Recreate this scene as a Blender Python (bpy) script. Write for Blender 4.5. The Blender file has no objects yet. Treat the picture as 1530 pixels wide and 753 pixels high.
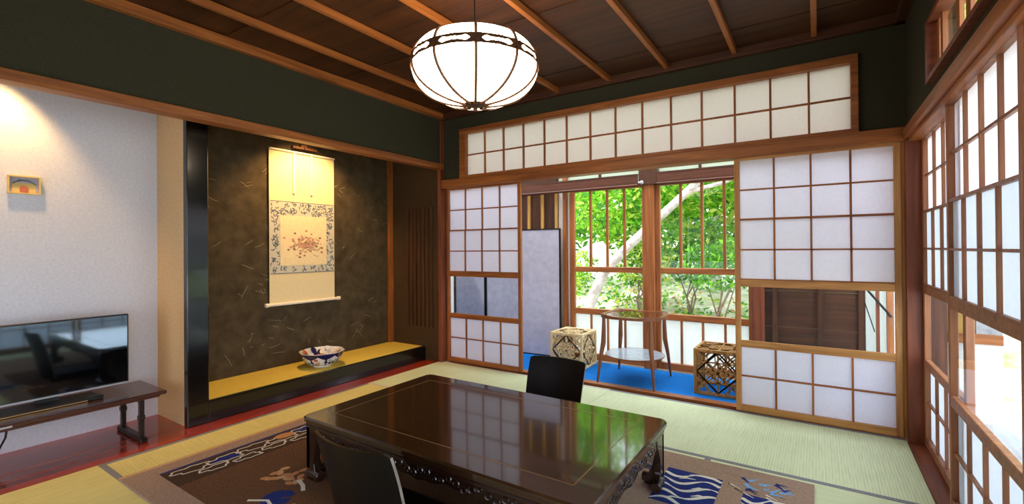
import bpy, math, random
from mathutils import Vector, Matrix
random.seed(7)
C = bpy.context.scene.collection
PI = math.pi
H = 1.17

# ------------------------------------------------------------------ materials
def lin(c):
    return tuple(((v/255)/12.92 if v/255 <= .04045 else ((v/255+.055)/1.055)**2.4) for v in c)
def newmat(name):
    m = bpy.data.materials.new(name); m.use_nodes = True
    nt = m.node_tree
    for n in list(nt.nodes): nt.nodes.remove(n)
    return m, nt, nt.nodes.new('ShaderNodeOutputMaterial')
def coords(nt, scale=(1, 1, 1), rot=(0, 0, 0)):
    tc = nt.nodes.new('ShaderNodeTexCoord'); mp = nt.nodes.new('ShaderNodeMapping')
    mp.inputs['Scale'].default_value = scale; mp.inputs['Rotation'].default_value = rot
    nt.links.new(tc.outputs['Object'], mp.inputs['Vector'])
    return mp.outputs['Vector']
def noise(nt, vec, scale=1., detail=4., rough=.55, dist=0.):
    n = nt.nodes.new('ShaderNodeTexNoise'); nt.links.new(vec, n.inputs['Vector'])
    n.inputs['Scale'].default_value = scale; n.inputs['Detail'].default_value = detail
    n.inputs['Roughness'].default_value = rough; n.inputs['Distortion'].default_value = dist
    return n.outputs['Fac']
def ramp(nt, fac, stops):
    r = nt.nodes.new('ShaderNodeValToRGB'); nt.links.new(fac, r.inputs['Fac'])
    e = r.color_ramp.elements
    while len(e) < len(stops): e.new(.5)
    for k, (p, c) in enumerate(stops):
        e[k].position = p; e[k].color = (*c, 1)
    return r.outputs['Color']
def principled(nt, out, col=None, rough=.5, spec=.5, metal=0., coat=0., bump=None, bstr=.2, bdist=.002, coatr=.05, tint=(1, 1, 1)):
    p = nt.nodes.new('ShaderNodeBsdfPrincipled')
    if isinstance(col, tuple): p.inputs['Base Color'].default_value = (*col, 1)
    elif col is not None: nt.links.new(col, p.inputs['Base Color'])
    p.inputs['Roughness'].default_value = rough; p.inputs['Specular IOR Level'].default_value = spec
    p.inputs['Metallic'].default_value = metal; p.inputs['Specular Tint'].default_value = (*tint, 1)
    p.inputs['Coat Weight'].default_value = coat; p.inputs['Coat Roughness'].default_value = coatr
    if bump is not None:
        b = nt.nodes.new('ShaderNodeBump'); b.inputs['Strength'].default_value = bstr; b.inputs['Distance'].default_value = bdist
        nt.links.new(bump, b.inputs['Height']); nt.links.new(b.outputs['Normal'], p.inputs['Normal'])
    nt.links.new(p.outputs['BSDF'], out.inputs['Surface'])
    return p
def wood(name, dark, light, axis='z', rough=.45, coat=0., k=28., spec=.4):
    m, nt, out = newmat(name)
    s = [k, k, k]; s['xyz'.index(axis)] = k*.06
    v = coords(nt, tuple(s))
    f = noise(nt, v, 1., 5., .6, .6)
    col = ramp(nt, f, [(.3, lin(dark)), (.72, lin(light))])
    principled(nt, out, col, rough, spec, coat=coat, bump=f, bstr=.08)
    return m
def plain(name, c1, c2=None, rough=.6, scale=30., spec=.4, coat=0., bstr=.1, metal=0., bdist=.002):
    m, nt, out = newmat(name)
    c2 = c2 or tuple(min(255, int(v*1.08+3)) for v in c1)
    f = noise(nt, coords(nt), scale, 5.)
    col = ramp(nt, f, [(.3, lin(c1)), (.7, lin(c2))])
    principled(nt, out, col, rough, spec, metal, coat, f, bstr, bdist)
    return m
def paper_mat(name, refl, trans, mix=.5, fscale=60):
    m, nt, out = newmat(name)
    f = noise(nt, coords(nt), fscale, 6., .7)
    c1 = ramp(nt, f, [(.25, tuple(v*.94 for v in refl)), (.75, refl)])
    c2 = ramp(nt, f, [(.25, tuple(v*.92 for v in trans)), (.75, trans)])
    d = nt.nodes.new('ShaderNodeBsdfDiffuse'); t = nt.nodes.new('ShaderNodeBsdfTranslucent')
    nt.links.new(c1, d.inputs['Color']); nt.links.new(c2, t.inputs['Color'])
    x = nt.nodes.new('ShaderNodeMixShader'); x.inputs['Fac'].default_value = mix
    nt.links.new(d.outputs['BSDF'], x.inputs[1]); nt.links.new(t.outputs['BSDF'], x.inputs[2])
    nt.links.new(x.outputs['Shader'], out.inputs['Surface'])
    return m
def glass_mat(name, tint=(.96, .98, .98), refl=.09, rough=.0):
    m, nt, out = newmat(name)
    t = nt.nodes.new('ShaderNodeBsdfTransparent'); t.inputs['Color'].default_value = (*tint, 1)
    g = nt.nodes.new('ShaderNodeBsdfGlossy'); g.inputs['Roughness'].default_value = rough; g.inputs['Color'].default_value = (1, 1, 1, 1)
    fr = nt.nodes.new('ShaderNodeFresnel'); fr.inputs['IOR'].default_value = 1.3 if refl < .05 else 1.45
    ma = nt.nodes.new('ShaderNodeMath'); ma.operation = 'MULTIPLY_ADD'; ma.inputs[1].default_value = 1.; ma.inputs[2].default_value = 0.
    nt.links.new(fr.outputs['Fac'], ma.inputs[0])
    ge = nt.nodes.new('ShaderNodeNewGeometry'); iv = nt.nodes.new('ShaderNodeMath'); iv.operation = 'SUBTRACT'; iv.inputs[0].default_value = 1.
    nt.links.new(ge.outputs['Backfacing'], iv.inputs[1])         # only the outer face of a pane mirrors
    mm = nt.nodes.new('ShaderNodeMath'); mm.operation = 'MULTIPLY'; nt.links.new(ma.outputs[0], mm.inputs[0]); nt.links.new(iv.outputs[0], mm.inputs[1])
    x = nt.nodes.new('ShaderNodeMixShader'); nt.links.new(mm.outputs[0], x.inputs['Fac'])
    nt.links.new(t.outputs['BSDF'], x.inputs[1]); nt.links.new(g.outputs['BSDF'], x.inputs[2])
    nt.links.new(x.outputs['Shader'], out.inputs['Surface'])
    return m
def emit_mat(name, col, strength):
    m, nt, out = newmat(name)
    e = nt.nodes.new('ShaderNodeEmission'); e.inputs['Color'].default_value = (*col, 1); e.inputs['Strength'].default_value = strength
    nt.links.new(e.outputs['Emission'], out.inputs['Surface'])
    return m
def leaf_mat(name, a, b, mix=.45):
    m, nt, out = newmat(name)
    f = noise(nt, coords(nt), 2.2, 6., .7)
    col = ramp(nt, f, [(.3, lin(a)), (.68, lin(b))])
    d = nt.nodes.new('ShaderNodeBsdfDiffuse'); t = nt.nodes.new('ShaderNodeBsdfTranslucent')
    nt.links.new(col, d.inputs['Color']); nt.links.new(col, t.inputs['Color'])
    x = nt.nodes.new('ShaderNodeMixShader'); x.inputs['Fac'].default_value = mix
    nt.links.new(d.outputs['BSDF'], x.inputs[1]); nt.links.new(t.outputs['BSDF'], x.inputs[2])
    nt.links.new(x.outputs['Shader'], out.inputs['Surface'])
    return m
def tatami_mat(name, a, b, axis):
    """rush weave: fine ribs running across the mat's length"""
    m, nt, out = newmat(name)
    sc = [9, 9, 9]; sc[axis] = 420
    f = noise(nt, coords(nt, tuple(sc)), 1., 3., .5)
    g = noise(nt, coords(nt), 2.5, 4., .6)
    w = nt.nodes.new('ShaderNodeTexWave'); w.wave_type = 'BANDS'; w.bands_direction = 'XY'[axis]
    nt.links.new(coords(nt), w.inputs['Vector']); w.inputs['Scale'].default_value = 22.
    w.inputs['Distortion'].default_value = .3
    mx = nt.nodes.new('ShaderNodeMath'); mx.operation = 'MULTIPLY_ADD'; nt.links.new(w.outputs['Fac'], mx.inputs[0])
    mx.inputs[1].default_value = .25; nt.links.new(f, mx.inputs[2])
    m2 = nt.nodes.new('ShaderNodeMath'); m2.operation = 'MULTIPLY_ADD'; nt.links.new(g, m2.inputs[0]); m2.inputs[1].default_value = .5
    nt.links.new(mx.outputs[0], m2.inputs[2])
    col = ramp(nt, m2.outputs[0], [(.55, lin(a)), (1., lin(b))])
    principled(nt, out, col, .55, .35, bump=mx.outputs[0], bstr=.25, bdist=.001)
    return m

M = {}
ORD, ORL = (112, 60, 25), (180, 109, 52)
for ax in 'xyz':
    M['wood_'+ax] = wood('orange_cedar_'+ax, ORD, ORL, ax)
    M['pale_'+ax] = wood('pale_shoji_cedar_'+ax, (150, 96, 46), (206, 150, 86), ax)
    M['umber_'+ax] = wood('umber_cedar_'+ax, (122, 74, 46), (178, 118, 80), ax)
    M['red_'+ax] = wood('red_brown_cedar_'+ax, (92, 42, 22), (140, 74, 44), ax)
    M['dark_'+ax] = wood('dark_timber_'+ax, (52, 28, 16), (92, 54, 32), ax)
M['ceiling'] = wood('smoked_ceiling_board', (42, 22, 8), (86, 48, 18), 'x', .5, k=14)
M['joist'] = wood('ceiling_joist', (122, 67, 27), (184, 112, 53), 'y')
M['green_wall'] = plain('dark_green_plaster', (54, 52, 40), (66, 64, 49), .95, 160, .1, bstr=.3)
M['white_cloth_wall'] = plain('white_cloth_wallpaper', (206, 208, 216), (220, 222, 230), .9, 70, .15, bstr=.15)
M['cream_wall'] = plain('cream_plaster', (200, 167, 120), (214, 182, 136), .9, 50, .15)
M['alcove_wall'] = plain('olive_mud_plaster', (62, 53, 38), (86, 74, 54), .9, 9, .15, bstr=.2)
M['straw'] = plain('straw_fibre', (132, 120, 88), (172, 158, 118), .8, 40)
M['alcove_side'] = plain('brown_board', (58, 44, 26), (74, 56, 34), .75, 30, .2)
M['fusuma'] = plain('brown_papered_door', (150, 135, 110), (166, 150, 124), .9, 40)
M['black'] = plain('black_lacquer', (12, 11, 12), (18, 16, 17), .16, 40, .45, coat=.2, bstr=.0)
M['redfloor'] = wood('red_lacquered_boards', (134, 40, 20), (164, 54, 29), 'y', .16, .5, 16)
M['tatami_y'] = tatami_mat('tatami_rush_y', (182, 190, 146), (210, 219, 174), 1)
M['tatami_x'] = tatami_mat('tatami_rush_x', (182, 190, 146), (210, 219, 174), 0)
M['tatami_aged_y'] = tatami_mat('sun_aged_rush_y', (190, 178, 102), (222, 210, 136), 1)  # same rush, warm light on the left mats put into its colour
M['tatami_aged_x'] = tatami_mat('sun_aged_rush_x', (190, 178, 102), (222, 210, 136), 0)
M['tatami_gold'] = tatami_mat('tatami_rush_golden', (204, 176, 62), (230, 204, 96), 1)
M['heri'] = plain('grey_mat_binding', (96, 96, 104), (150, 148, 146), .8, 220)
M['heri_pale'] = plain('pale_mat_binding', (176, 172, 158), (210, 204, 188), .8, 200)
M['paper'] = paper_mat('shoji_paper', (.88, .87, .90), (.96, .95, 1.0), .6)
M['paper_warm'] = paper_mat('ranma_paper', (.82, .78, .71), (.84, .79, .71), .55)
M['paper_cool'] = paper_mat('cool_shoji_paper', (.82, .85, .90), (.77, .81, .87), .55)
M['frost'] = paper_mat('frosted_glass', (.85, .87, .88), (.92, .94, .95), .6)
M['frost_green'] = paper_mat('frosted_green_glass', (.70, .74, .66), (.78, .83, .74), .6)
M['glass'] = glass_mat('clear_glass', refl=.015)
M['shelf_glass'] = plain('frosted_shelf_glass', (150, 160, 168), (170, 178, 184), .15, 20, .6, bstr=0)
M['glass_dark'] = glass_mat('shoji_glass', (.93, .95, .95), .02)
M['tabletop'] = wood('rosewood_top', (32, 20, 11), (68, 44, 24), 'x', .13, .6, 22)
M['rosewood'] = wood('rosewood', (28, 16, 11), (50, 31, 21), 'x', .2, .6, 30)
M['inlay'] = plain('pale_inlay', (120, 88, 56), (140, 104, 68), .3, 30, bstr=0)
M['chair'] = plain('black_brown_lacquer', (9, 6, 5), (14, 10, 8), .4, 20, .18, bstr=0)
M['chair_edge'] = plain('pale_ply_edge', (120, 110, 100), (160, 150, 138), .4, 20)
M['tvblack'] = plain('tv_plastic', (14, 14, 16), (20, 20, 22), .35, 30, bstr=0)
m_, nt_, out_ = newmat('tv_screen_glass')
p_ = principled(nt_, out_, ramp(nt_, noise(nt_, coords(nt_), 5), [(.3, lin((4, 5, 8))), (.7, lin((6, 8, 12)))]), .05, 1., coat=.6, coatr=.03, tint=(.7, .88, 1.))
p_.inputs['IOR'].default_value = 1.8
M['tvscreen'] = m_
M['tvgold'] = plain('bronze_trim', (150, 120, 80), (170, 138, 92), .3, 20, metal=.7, bstr=0)
M['silver'] = plain('silver_plastic', (160, 160, 166), (176, 176, 180), .35, 20, bstr=0)
M['bench'] = wood('bench_lacquer', (54, 32, 26), (92, 58, 46), 'y', .25, .3, 22)
M['benchleg'] = plain('dark_bench_leg', (26, 15, 14), (38, 22, 20), .35, 20)
M['bronze'] = plain('lamp_bronze', (70, 42, 22), (98, 60, 32), .5, 40, bstr=.1)
M['lampglass'] = emit_mat('lit_opal_glass', (1., .80, .55), 7)
M['cord'] = plain('black_cord', (20, 16, 14), (30, 24, 20), .6, 30)
M['scrollcloth'] = plain('cream_silk', (226, 206, 156), (238, 220, 172), .8, 90, .15)
M['brocade_bg'] = plain('pale_brocade', (196, 190, 168), (214, 206, 182), .7, 200)
M['brocade_blue'] = plain('blue_grey_brocade', (66, 80, 96), (96, 108, 120), .7, 200)
M['painting'] = plain('aged_silk', (232, 212, 162), (240, 222, 176), .8, 30, .15)
M['petal'] = plain('faded_rose_ink', (196, 140, 112), (216, 168, 138), .9, 40)
M['ink'] = plain('brown_ink', (136, 106, 84), (164, 132, 104), .9, 40)
M['ivory'] = plain('ivory', (232, 222, 196), (244, 236, 212), .5, 30)
M['porcelain'] = plain('white_porcelain', (222, 222, 224), (236, 236, 238), .15, 6, .5, coat=.5, bstr=0)
M['navy'] = plain('navy_glaze', (26, 26, 66), (36, 38, 90), .2, 30, bstr=0)
M['iron_red'] = plain('iron_red_glaze', (176, 84, 50), (206, 120, 80), .25, 25, bstr=0)
M['green_glaze'] = plain('green_glaze', (110, 150, 120), (150, 180, 150), .25, 25, bstr=0)
M['gold_glaze'] = plain('ochre_glaze', (206, 176, 96), (224, 196, 120), .25, 25, bstr=0)
M['rug'] = plain('taupe_pile', (140, 114, 96), (168, 144, 124), .95, 120, .1, bstr=.5, bdist=.004)  # border pile, lightened to hold the light on the rug's right part
M['rug_edge'] = plain('tan_pile', (186, 146, 104), (206, 168, 124), .95, 150, .1, bstr=.4)
M['rug_band'] = plain('dark_brown_pile', (62, 46, 36), (82, 62, 48), .95, 120, .1, bstr=.4)
M['rug_field'] = plain('brown_pile', (84, 58, 40), (110, 80, 57), .95, 90, .1, bstr=.5, bdist=.004)
M['rug_white'] = plain('ivory_pile', (204, 200, 188), (228, 224, 212), .95, 120, .1)
M['rug_navy'] = plain('navy_pile', (30, 40, 96), (46, 58, 124), .95, 120, .1)
M['rug_sky'] = plain('sky_blue_pile', (90, 150, 206), (140, 186, 224), .95, 120, .1)
M['rug_tan'] = plain('apricot_pile', (176, 120, 78), (200, 146, 102), .95, 120, .1)
M['bluecarpet'] = plain('blue_carpet', (14, 98, 176), (34, 126, 206), .95, 240, .1, bstr=.4)
M['kumiko'] = wood('natural_kumiko', (212, 180, 120), (242, 218, 168), 'z', .5)
M['kumiko_brown'] = wood('honey_kumiko', (136, 92, 42), (186, 138, 72), 'z', .5)
M['teak'] = wood('teak', (104, 56, 30), (150, 92, 54), 'z', .35)
M['screen_paper'] = plain('lavender_grey_paper', (166, 163, 178), (184, 181, 194), .8, 14, .15)
M['bamboo'] = wood('brown_reed', (62, 30, 15), (104, 54, 28), 'x', .6, k=40)
M['batten'] = wood('yellow_batten', (176, 128, 54), (206, 160, 80), 'z', .5)
M['white_plaster'] = plain('white_plaster', (228, 226, 220), (238, 236, 230), .9, 30)
M['bark'] = plain('pale_bark', (150, 136, 126), (206, 196, 188), .9, 9, .1, bstr=.6, bdist=.02)
M['stem'] = plain('brown_stem', (96, 82, 66), (130, 112, 92), .9, 20, .1)
M['leaf_a'] = leaf_mat('maple_green', (70, 140, 30), (150, 210, 60))
M['leaf_b'] = leaf_mat('deep_green', (40, 92, 34), (110, 168, 70))
M['leaf_c'] = leaf_mat('yellow_green', (150, 190, 60), (226, 226, 110))
M['ground'] = plain('pale_sandy_ground', (140, 150, 100), (226, 212, 202), .95, 2.6, .1, bstr=.5, bdist=.05)
M['greyboard'] = wood('weathered_boards', (130, 132, 138), (172, 174, 178), 'y', .6)

# ------------------------------------------------------------------ mesh collector
class MB:
    def __init__(s): s.v = []; s.f = []; s.m = []; s.mats = []; s.cur = 0
    def use(s, mat):
        if mat not in s.mats: s.mats.append(mat)
        s.cur = s.mats.index(mat); return s
    def add(s, vs, fs):
        b = len(s.v); s.v += [tuple(v) for v in vs]
        for f in fs: s.f.append(tuple(b+i for i in f)); s.m.append(s.cur)
        return s
    def box(s, x0, x1, y0, y1, z0, z1, b=0.):
        if x0 > x1: x0, x1 = x1, x0
        if y0 > y1: y0, y1 = y1, y0
        if z0 > z1: z0, z1 = z1, z0
        if b <= 0:
            vs = [(x, y, z) for z in (z0, z1) for y in (y0, y1) for x in (x0, x1)]
            return s.add(vs, [(0, 2, 3, 1), (4, 5, 7, 6), (0, 1, 5, 4), (2, 6, 7, 3), (0, 4, 6, 2), (1, 3, 7, 5)])
        b = min(b, (x1-x0)*.45, (y1-y0)*.45, (z1-z0)*.45)
        cx, cy, cz = (x0+x1)/2, (y0+y1)/2, (z0+z1)/2; hx, hy, hz = (x1-x0)/2, (y1-y0)/2, (z1-z0)/2
        vs = []; idx = {}
        for sx in (-1, 1):
            for sy in (-1, 1):
                for sz in (-1, 1):
                    for a in range(3):
                        h = [hx-b, hy-b, hz-b]; h[a] += b
                        idx[(sx, sy, sz, a)] = len(vs); vs.append((cx+sx*h[0], cy+sy*h[1], cz+sz*h[2]))
        fs = []
        S = (-1, 1)
        for a in range(3):
            o = [q for q in range(3) if q != a]
            for sg in S:
                loop = []
                for p, q in ((-1, -1), (1, -1), (1, 1), (-1, 1)):
                    k = [0, 0, 0]; k[a] = sg; k[o[0]] = p; k[o[1]] = q; loop.append(idx[(*k, a)])
                fs.append(tuple(loop if (sg > 0) == (a != 1) else loop[::-1]))
        for a in range(3):                       # edges along axis a
            o = [q for q in range(3) if q != a]
            for p in S:
                for q in S:
                    k0 = [0, 0, 0]; k0[a] = -1; k0[o[0]] = p; k0[o[1]] = q; k1 = list(k0); k1[a] = 1
                    fs.append((idx[(*k0, o[0])], idx[(*k1, o[0])], idx[(*k1, o[1])], idx[(*k0, o[1])]))
        for sx in S:
            for sy in S:
                for sz in S: fs.append(tuple(idx[(sx, sy, sz, a)] for a in range(3)))
        return s.add(vs, fs)
    def tube(s, pts, r, n=8, cap=True):
        pts = [Vector(p) for p in pts]; rs = r if isinstance(r, (list, tuple)) else [r]*len(pts)
        vs = []; up0 = None
        for i, p in enumerate(pts):
            d = (pts[min(i+1, len(pts)-1)]-pts[max(i-1, 0)]).normalized()
            if up0 is None:
                ref = Vector((0, 0, 1)) if abs(d.z) < .9 else Vector((1, 0, 0)); u = d.cross(ref).normalized()
            else:
                u = (up0-d*up0.dot(d)).normalized()
            w = d.cross(u); up0 = u
            for k in range(n):
                a = 2*PI*k/n; vs.append(p+(u*math.cos(a)+w*math.sin(a))*rs[i])
        fs = []
        for i in range(len(pts)-1):
            for k in range(n):
                fs.append((i*n+k, i*n+(k+1) % n, (i+1)*n+(k+1) % n, (i+1)*n+k))
        if cap: fs.append(tuple(range(n))[::-1]); fs.append(tuple(range((len(pts)-1)*n, len(pts)*n)))
        return s.add(vs, fs)
    def ring(s, pts, r, n=6):
        pts = [Vector(p) for p in pts]; N = len(pts); vs = []
        nrm = Vector((0, 0, 0))
        for i in range(N): nrm += (pts[i]-pts[0]).cross(pts[(i+1) % N]-pts[0])
        nrm.normalize()
        for i, p in enumerate(pts):
            d = (pts[(i+1) % N]-pts[i-1]).normalized(); u = d.cross(nrm).normalized(); w = d.cross(u)
            for k in range(n):
                a = 2*PI*k/n; vs.append(p+(u*math.cos(a)+w*math.sin(a))*r)
        return s.add(vs, [(i*n+k, i*n+(k+1) % n, ((i+1) % N)*n+(k+1) % n, ((i+1) % N)*n+k) for i in range(N) for k in range(n)])
    def lathe(s, prof, c=(0, 0, 0), n=32, lobe=0., lobes=8):
        vs = []
        for (r, z) in prof:
            for k in range(n):
                a = 2*PI*k/n; q = r*(1+lobe*abs(math.cos(a*lobes/2)))
                vs.append((c[0]+q*math.cos(a), c[1]+q*math.sin(a), c[2]+z))
        return s.add(vs, [(i*n+k, i*n+(k+1) % n, (i+1)*n+(k+1) % n, (i+1)*n+k) for i in range(len(prof)-1) for k in range(n)])
    def prism(s, poly, fn, t0, t1):
        """poly: 2-D points; fn(u, v, t) -> 3-D; extruded from t0 to t1"""
        n = len(poly)
        vs = [fn(u, v, t0) for u, v in poly]+[fn(u, v, t1) for u, v in poly]
        fs = [tuple(range(n))[::-1], tuple(range(n, 2*n))]+[(i, (i+1) % n, n+(i+1) % n, n+i) for i in range(n)]
        return s.add(vs, fs)
    def strip(s, pts, w, fn, h=0.):
        """flat ribbon along 2-D pts, width w, mapped by fn(u, v)"""
        vs = []; P = [Vector(p) for p in pts]
        for i, p in enumerate(P):
            d = (P[min(i+1, len(P)-1)]-P[max(i-1, 0)]).normalized(); q = Vector((-d.y, d.x))
            ww = w[i] if isinstance(w, (list, tuple)) else w
            vs += [fn(*(p+q*ww/2)), fn(*(p-q*ww/2))]
        return s.add(vs, [(2*i, 2*i+1, 2*i+3, 2*i+2) for i in range(len(P)-1)])
    def build(s, name, mat=None, parent=None, origin=None, smooth=False, bevel=0.):
        me = bpy.data.meshes.new(name)
        o = Vector(origin) if origin is not None else Vector((0, 0, 0))
        me.from_pydata([Vector(v)-o for v in s.v], [], s.f); 
        mats = s.mats if s.mats else [mat]
        for q in mats: me.materials.append(M[q] if isinstance(q, str) else q)
        if s.mats: me.polygons.foreach_set('material_index', s.m)
        me.update()
        import bmesh
        bm = bmesh.new(); bm.from_mesh(me); bmesh.ops.recalc_face_normals(bm, faces=bm.faces); bm.to_mesh(me); bm.free()
        if smooth:
            me.polygons.foreach_set('use_smooth', [True]*len(me.polygons))
            me.set_sharp_from_angle(angle=math.radians(40))
        ob = bpy.data.objects.new(name, me); C.objects.link(ob)
        if parent is not None: ob.parent = parent
        else: ob.location = o
        if bevel > 0:
            b = ob.modifiers.new('bevel', 'BEVEL'); b.width = bevel; b.segments = 2; b.limit_method = 'ANGLE'; b.angle_limit = math.radians(50)
        return ob
def tag(o, label, cat, group=None, kind=None):
    o['label'] = label
    if cat: o['category'] = cat
    if group: o['group'] = group
    if kind: o['kind'] = kind
    return o
def root(name, loc, label, cat, rz=0., group=None):
    o = bpy.data.objects.new(name, None); C.objects.link(o); o.location = loc; o.rotation_euler = (0, 0, rz); o.empty_display_size = .05
    return tag(o, label, cat, group)
def copy_tree(o, parent=None):
    c = o.copy(); C.objects.link(c); c.parent = parent
    for ch in list(o.children): copy_tree(ch, c)
    return c
def struct(name, mb, mat, label, parent=None, smooth=False, bevel=0.):
    o = mb.build(name, mat, parent, smooth=smooth, bevel=bevel); o['kind'] = 'structure'; o['label'] = label
    return o

YB = 3.65
# ------------------------------------------------------------------ room shell
struct('floor', MB().box(-3.31, .44, -1.2, 3.72, -.12, -.05), 'dark_x', 'plank subfloor under the straw mats of the room')
struct('floor_alcove', MB().box(-4.04, -3.312, -1.2, 3.70, -.12, 0.), 'redfloor', 'glossy red brown plank floor strip in front of the alcove')
struct('floor_veranda', MB().box(-4.2, .57, 3.80, 4.60, -.12, -.012), 'dark_x', 'plank veranda floor under the blue carpet')
struct('trim_sill_back', MB().box(-3.25, .44, 3.72, 3.80, -.1, .004), 'wood_x', 'worn orange wooden sill track between straw mats and blue carpet')
struct('trim_sill_right', MB().box(.441, .57, -1.2, 3.62, -.1, .006), 'red_y', 'red brown sill board below the right hand screens')

ceil = MB()
ceil.box(-3.26, .46, -1.2, 3.66, 2.585, 2.62)
struct('ceiling', ceil, 'ceiling', 'dark smoked plank ceiling above the room')
cj = MB()                                            # board joints: thin lapped boards running across the joists
for k in range(11):
    y = -1.2+k*.45; cj.box(-3.26, .46, y, y+.46, 2.575+.006*(k % 2), 2.586)
struct('ceiling_boards', cj, 'ceiling', 'dark smoked wide ceiling boards lapped edge to edge')
for k, x in enumerate((-2.84, -2.36, -1.885, -1.41, -.945, -.475, -.004)):
    o = MB().box(x-.016, x+.016, -1.2, 3.64, 2.535, 2.575).build('trim_%d' % (k+1), 'joist', origin=(x, 1.2, 2.535), bevel=.003)
    o['kind'] = 'structure'
    o['label'] = ['orange brown ceiling joist nearest the green left wall', 'second orange brown ceiling joist from the green left wall',
                  'third ceiling joist from the green left wall, passing left of the lamp', 'ceiling joist running straight above the round lamp',
                  'ceiling joist just right of the round lamp', 'second ceiling joist from the right hand wall', 'ceiling joist nearest the right hand wall'][k]
struct('trim_cornice_left', MB().box(-3.26, -3.21, -1.2, 3.65, 2.515, 2.575), 'joist', 'orange cornice beam where left wall meets ceiling', bevel=.003)
struct('trim_cornice_back', MB().box(-3.26, .46, 3.60, 3.65, 2.515, 2.575), 'dark_x', 'brown cornice beam where back wall meets ceiling', bevel=.003)
struct('trim_cornice_right', MB().box(.41, .46, -1.2, 3.65, 2.515, 2.575), 'dark_y', 'dark cornice beam where right wall meets ceiling', bevel=.003)

# left wall: upper band, rail, niche and alcove behind it
struct('wall_left', MB().box(-3.34, -3.26, -1.2, 3.66, 2.03, 2.6), 'green_wall', 'dark green plaster band above the alcove rail')
struct('trim_rail_left', MB().box(-3.33, -3.235, -1.2, 3.63, 1.998, 2.056), 'wood_y', 'long orange rail running above alcove and television niche', bevel=.004)
struct('wall_niche_back', MB().box(-4.05, -3.97, -1.2, 1.39, 0., 2.36), 'white_cloth_wall', 'white cloth covered wall behind the television')
struct('wall_niche_side', MB().box(-4.05, -3.535, 1.38, 1.42, 0., 2.36), 'cream_wall', 'cream plaster partition beside the black alcove post')
struct('wall_alcove_left', MB().box(-4.05, -3.535, 1.42, 1.50, 0., 2.36), 'alcove_wall', 'olive plaster side of the partition inside the alcove')
struct('ceiling_niche', MB().box(-4.05, -3.33, -1.2, 3.66, 2.34, 2.4), 'cream_wall', 'lowered ceiling inside niche and alcove')
wa = MB().use('alcove_wall').box(-4.08, -4.0, 1.42, 3.66, 0., 2.36)
wa.use('straw')                                     # straw fibres pressed into the mud plaster
rs = random.Random(3)
for cl in range(44):
    cy, cz = rs.uniform(1.58, 3.5), rs.uniform(.25, 2.05)
    for q in range(rs.choice((1, 1, 2, 3, 5))):
        y, z = cy+rs.gauss(0, .05), cz+rs.gauss(0, .05); a = rs.uniform(-1.2, 1.2); L = rs.uniform(.03, .13); c = rs.uniform(-.6, .6)
        pts = []
        for t in range(6):
            pts.append((y, z)); y += math.cos(a)*L/5; z += math.sin(a)*L/5; a += c/5
        if min(p[0] for p in pts) < 1.52 or max(p[0] for p in pts) > 3.56: continue
        wa.strip(pts, [.001]+[rs.uniform(.0022, .0036)]*4+[.001], lambda u, v: (-3.9992, u, v))
struct('wall_alcove_back', wa, None, 'dark olive mud plaster wall with straw flecks behind the scroll')
ws = MB().use('alcove_side').box(-4.05, -3.30, 3.60, 3.66, 0., 2.36)
ws.use('dark_z')
for k in range(7):
    x = -3.73+k*.058; ws.box(x, x+.018, 3.585, 3.601, .35, 1.61)
struct('wall_alcove_right', ws, None, 'dark brown board side of the alcove with upright slat grille')
struct('trim_corner_strip', MB().box(-4.0, -3.965, 3.55, 3.60, .13, 2.34), 'wood_z', 'slim orange corner post at the back of the alcove')
struct('trim_alcove_post', MB().box(-3.535, -3.48, 1.375, 1.505, 0., 2.34, .004), 'black', 'tall black lacquered alcove post beside the scroll recess')
struct('trim_alcove_step', MB().box(-3.53, -3.48, 1.505, 3.645, 0., .14, .004), 'black', 'black lacquered step edge along the alcove platform')
struct('floor_alcove_platform', MB().box(-4.0, -3.53, 1.5, 3.60, 0., .125), 'dark_y', 'raised platform body under the golden alcove mat')
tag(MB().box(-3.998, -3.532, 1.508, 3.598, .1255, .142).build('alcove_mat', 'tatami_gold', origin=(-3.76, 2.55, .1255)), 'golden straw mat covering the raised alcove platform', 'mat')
struct('trim_corner_post', MB().box(-3.325, -3.255, 3.605, 3.72, 0., 2.575), 'red_z', 'red brown corner post between alcove and back screens', bevel=.004)

# back wall
wb = MB()
wb.box(-3.26, -3.02, 3.66, 3.74, 1.85, 2.6).box(.228, .50, 3.66, 3.74, 1.85, 2.6).box(-3.02, .228, 3.66, 3.74, 2.38, 2.6)
struct('wall_back', wb, 'green_wall', 'dark green plaster band around the long paper transom')
struct('trim_lintel_back', MB().box(-3.255, .447, 3.615, 3.74, 1.803, 1.888), 'wood_x', 'long orange lintel above the sliding paper screens', bevel=.004)
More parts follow.
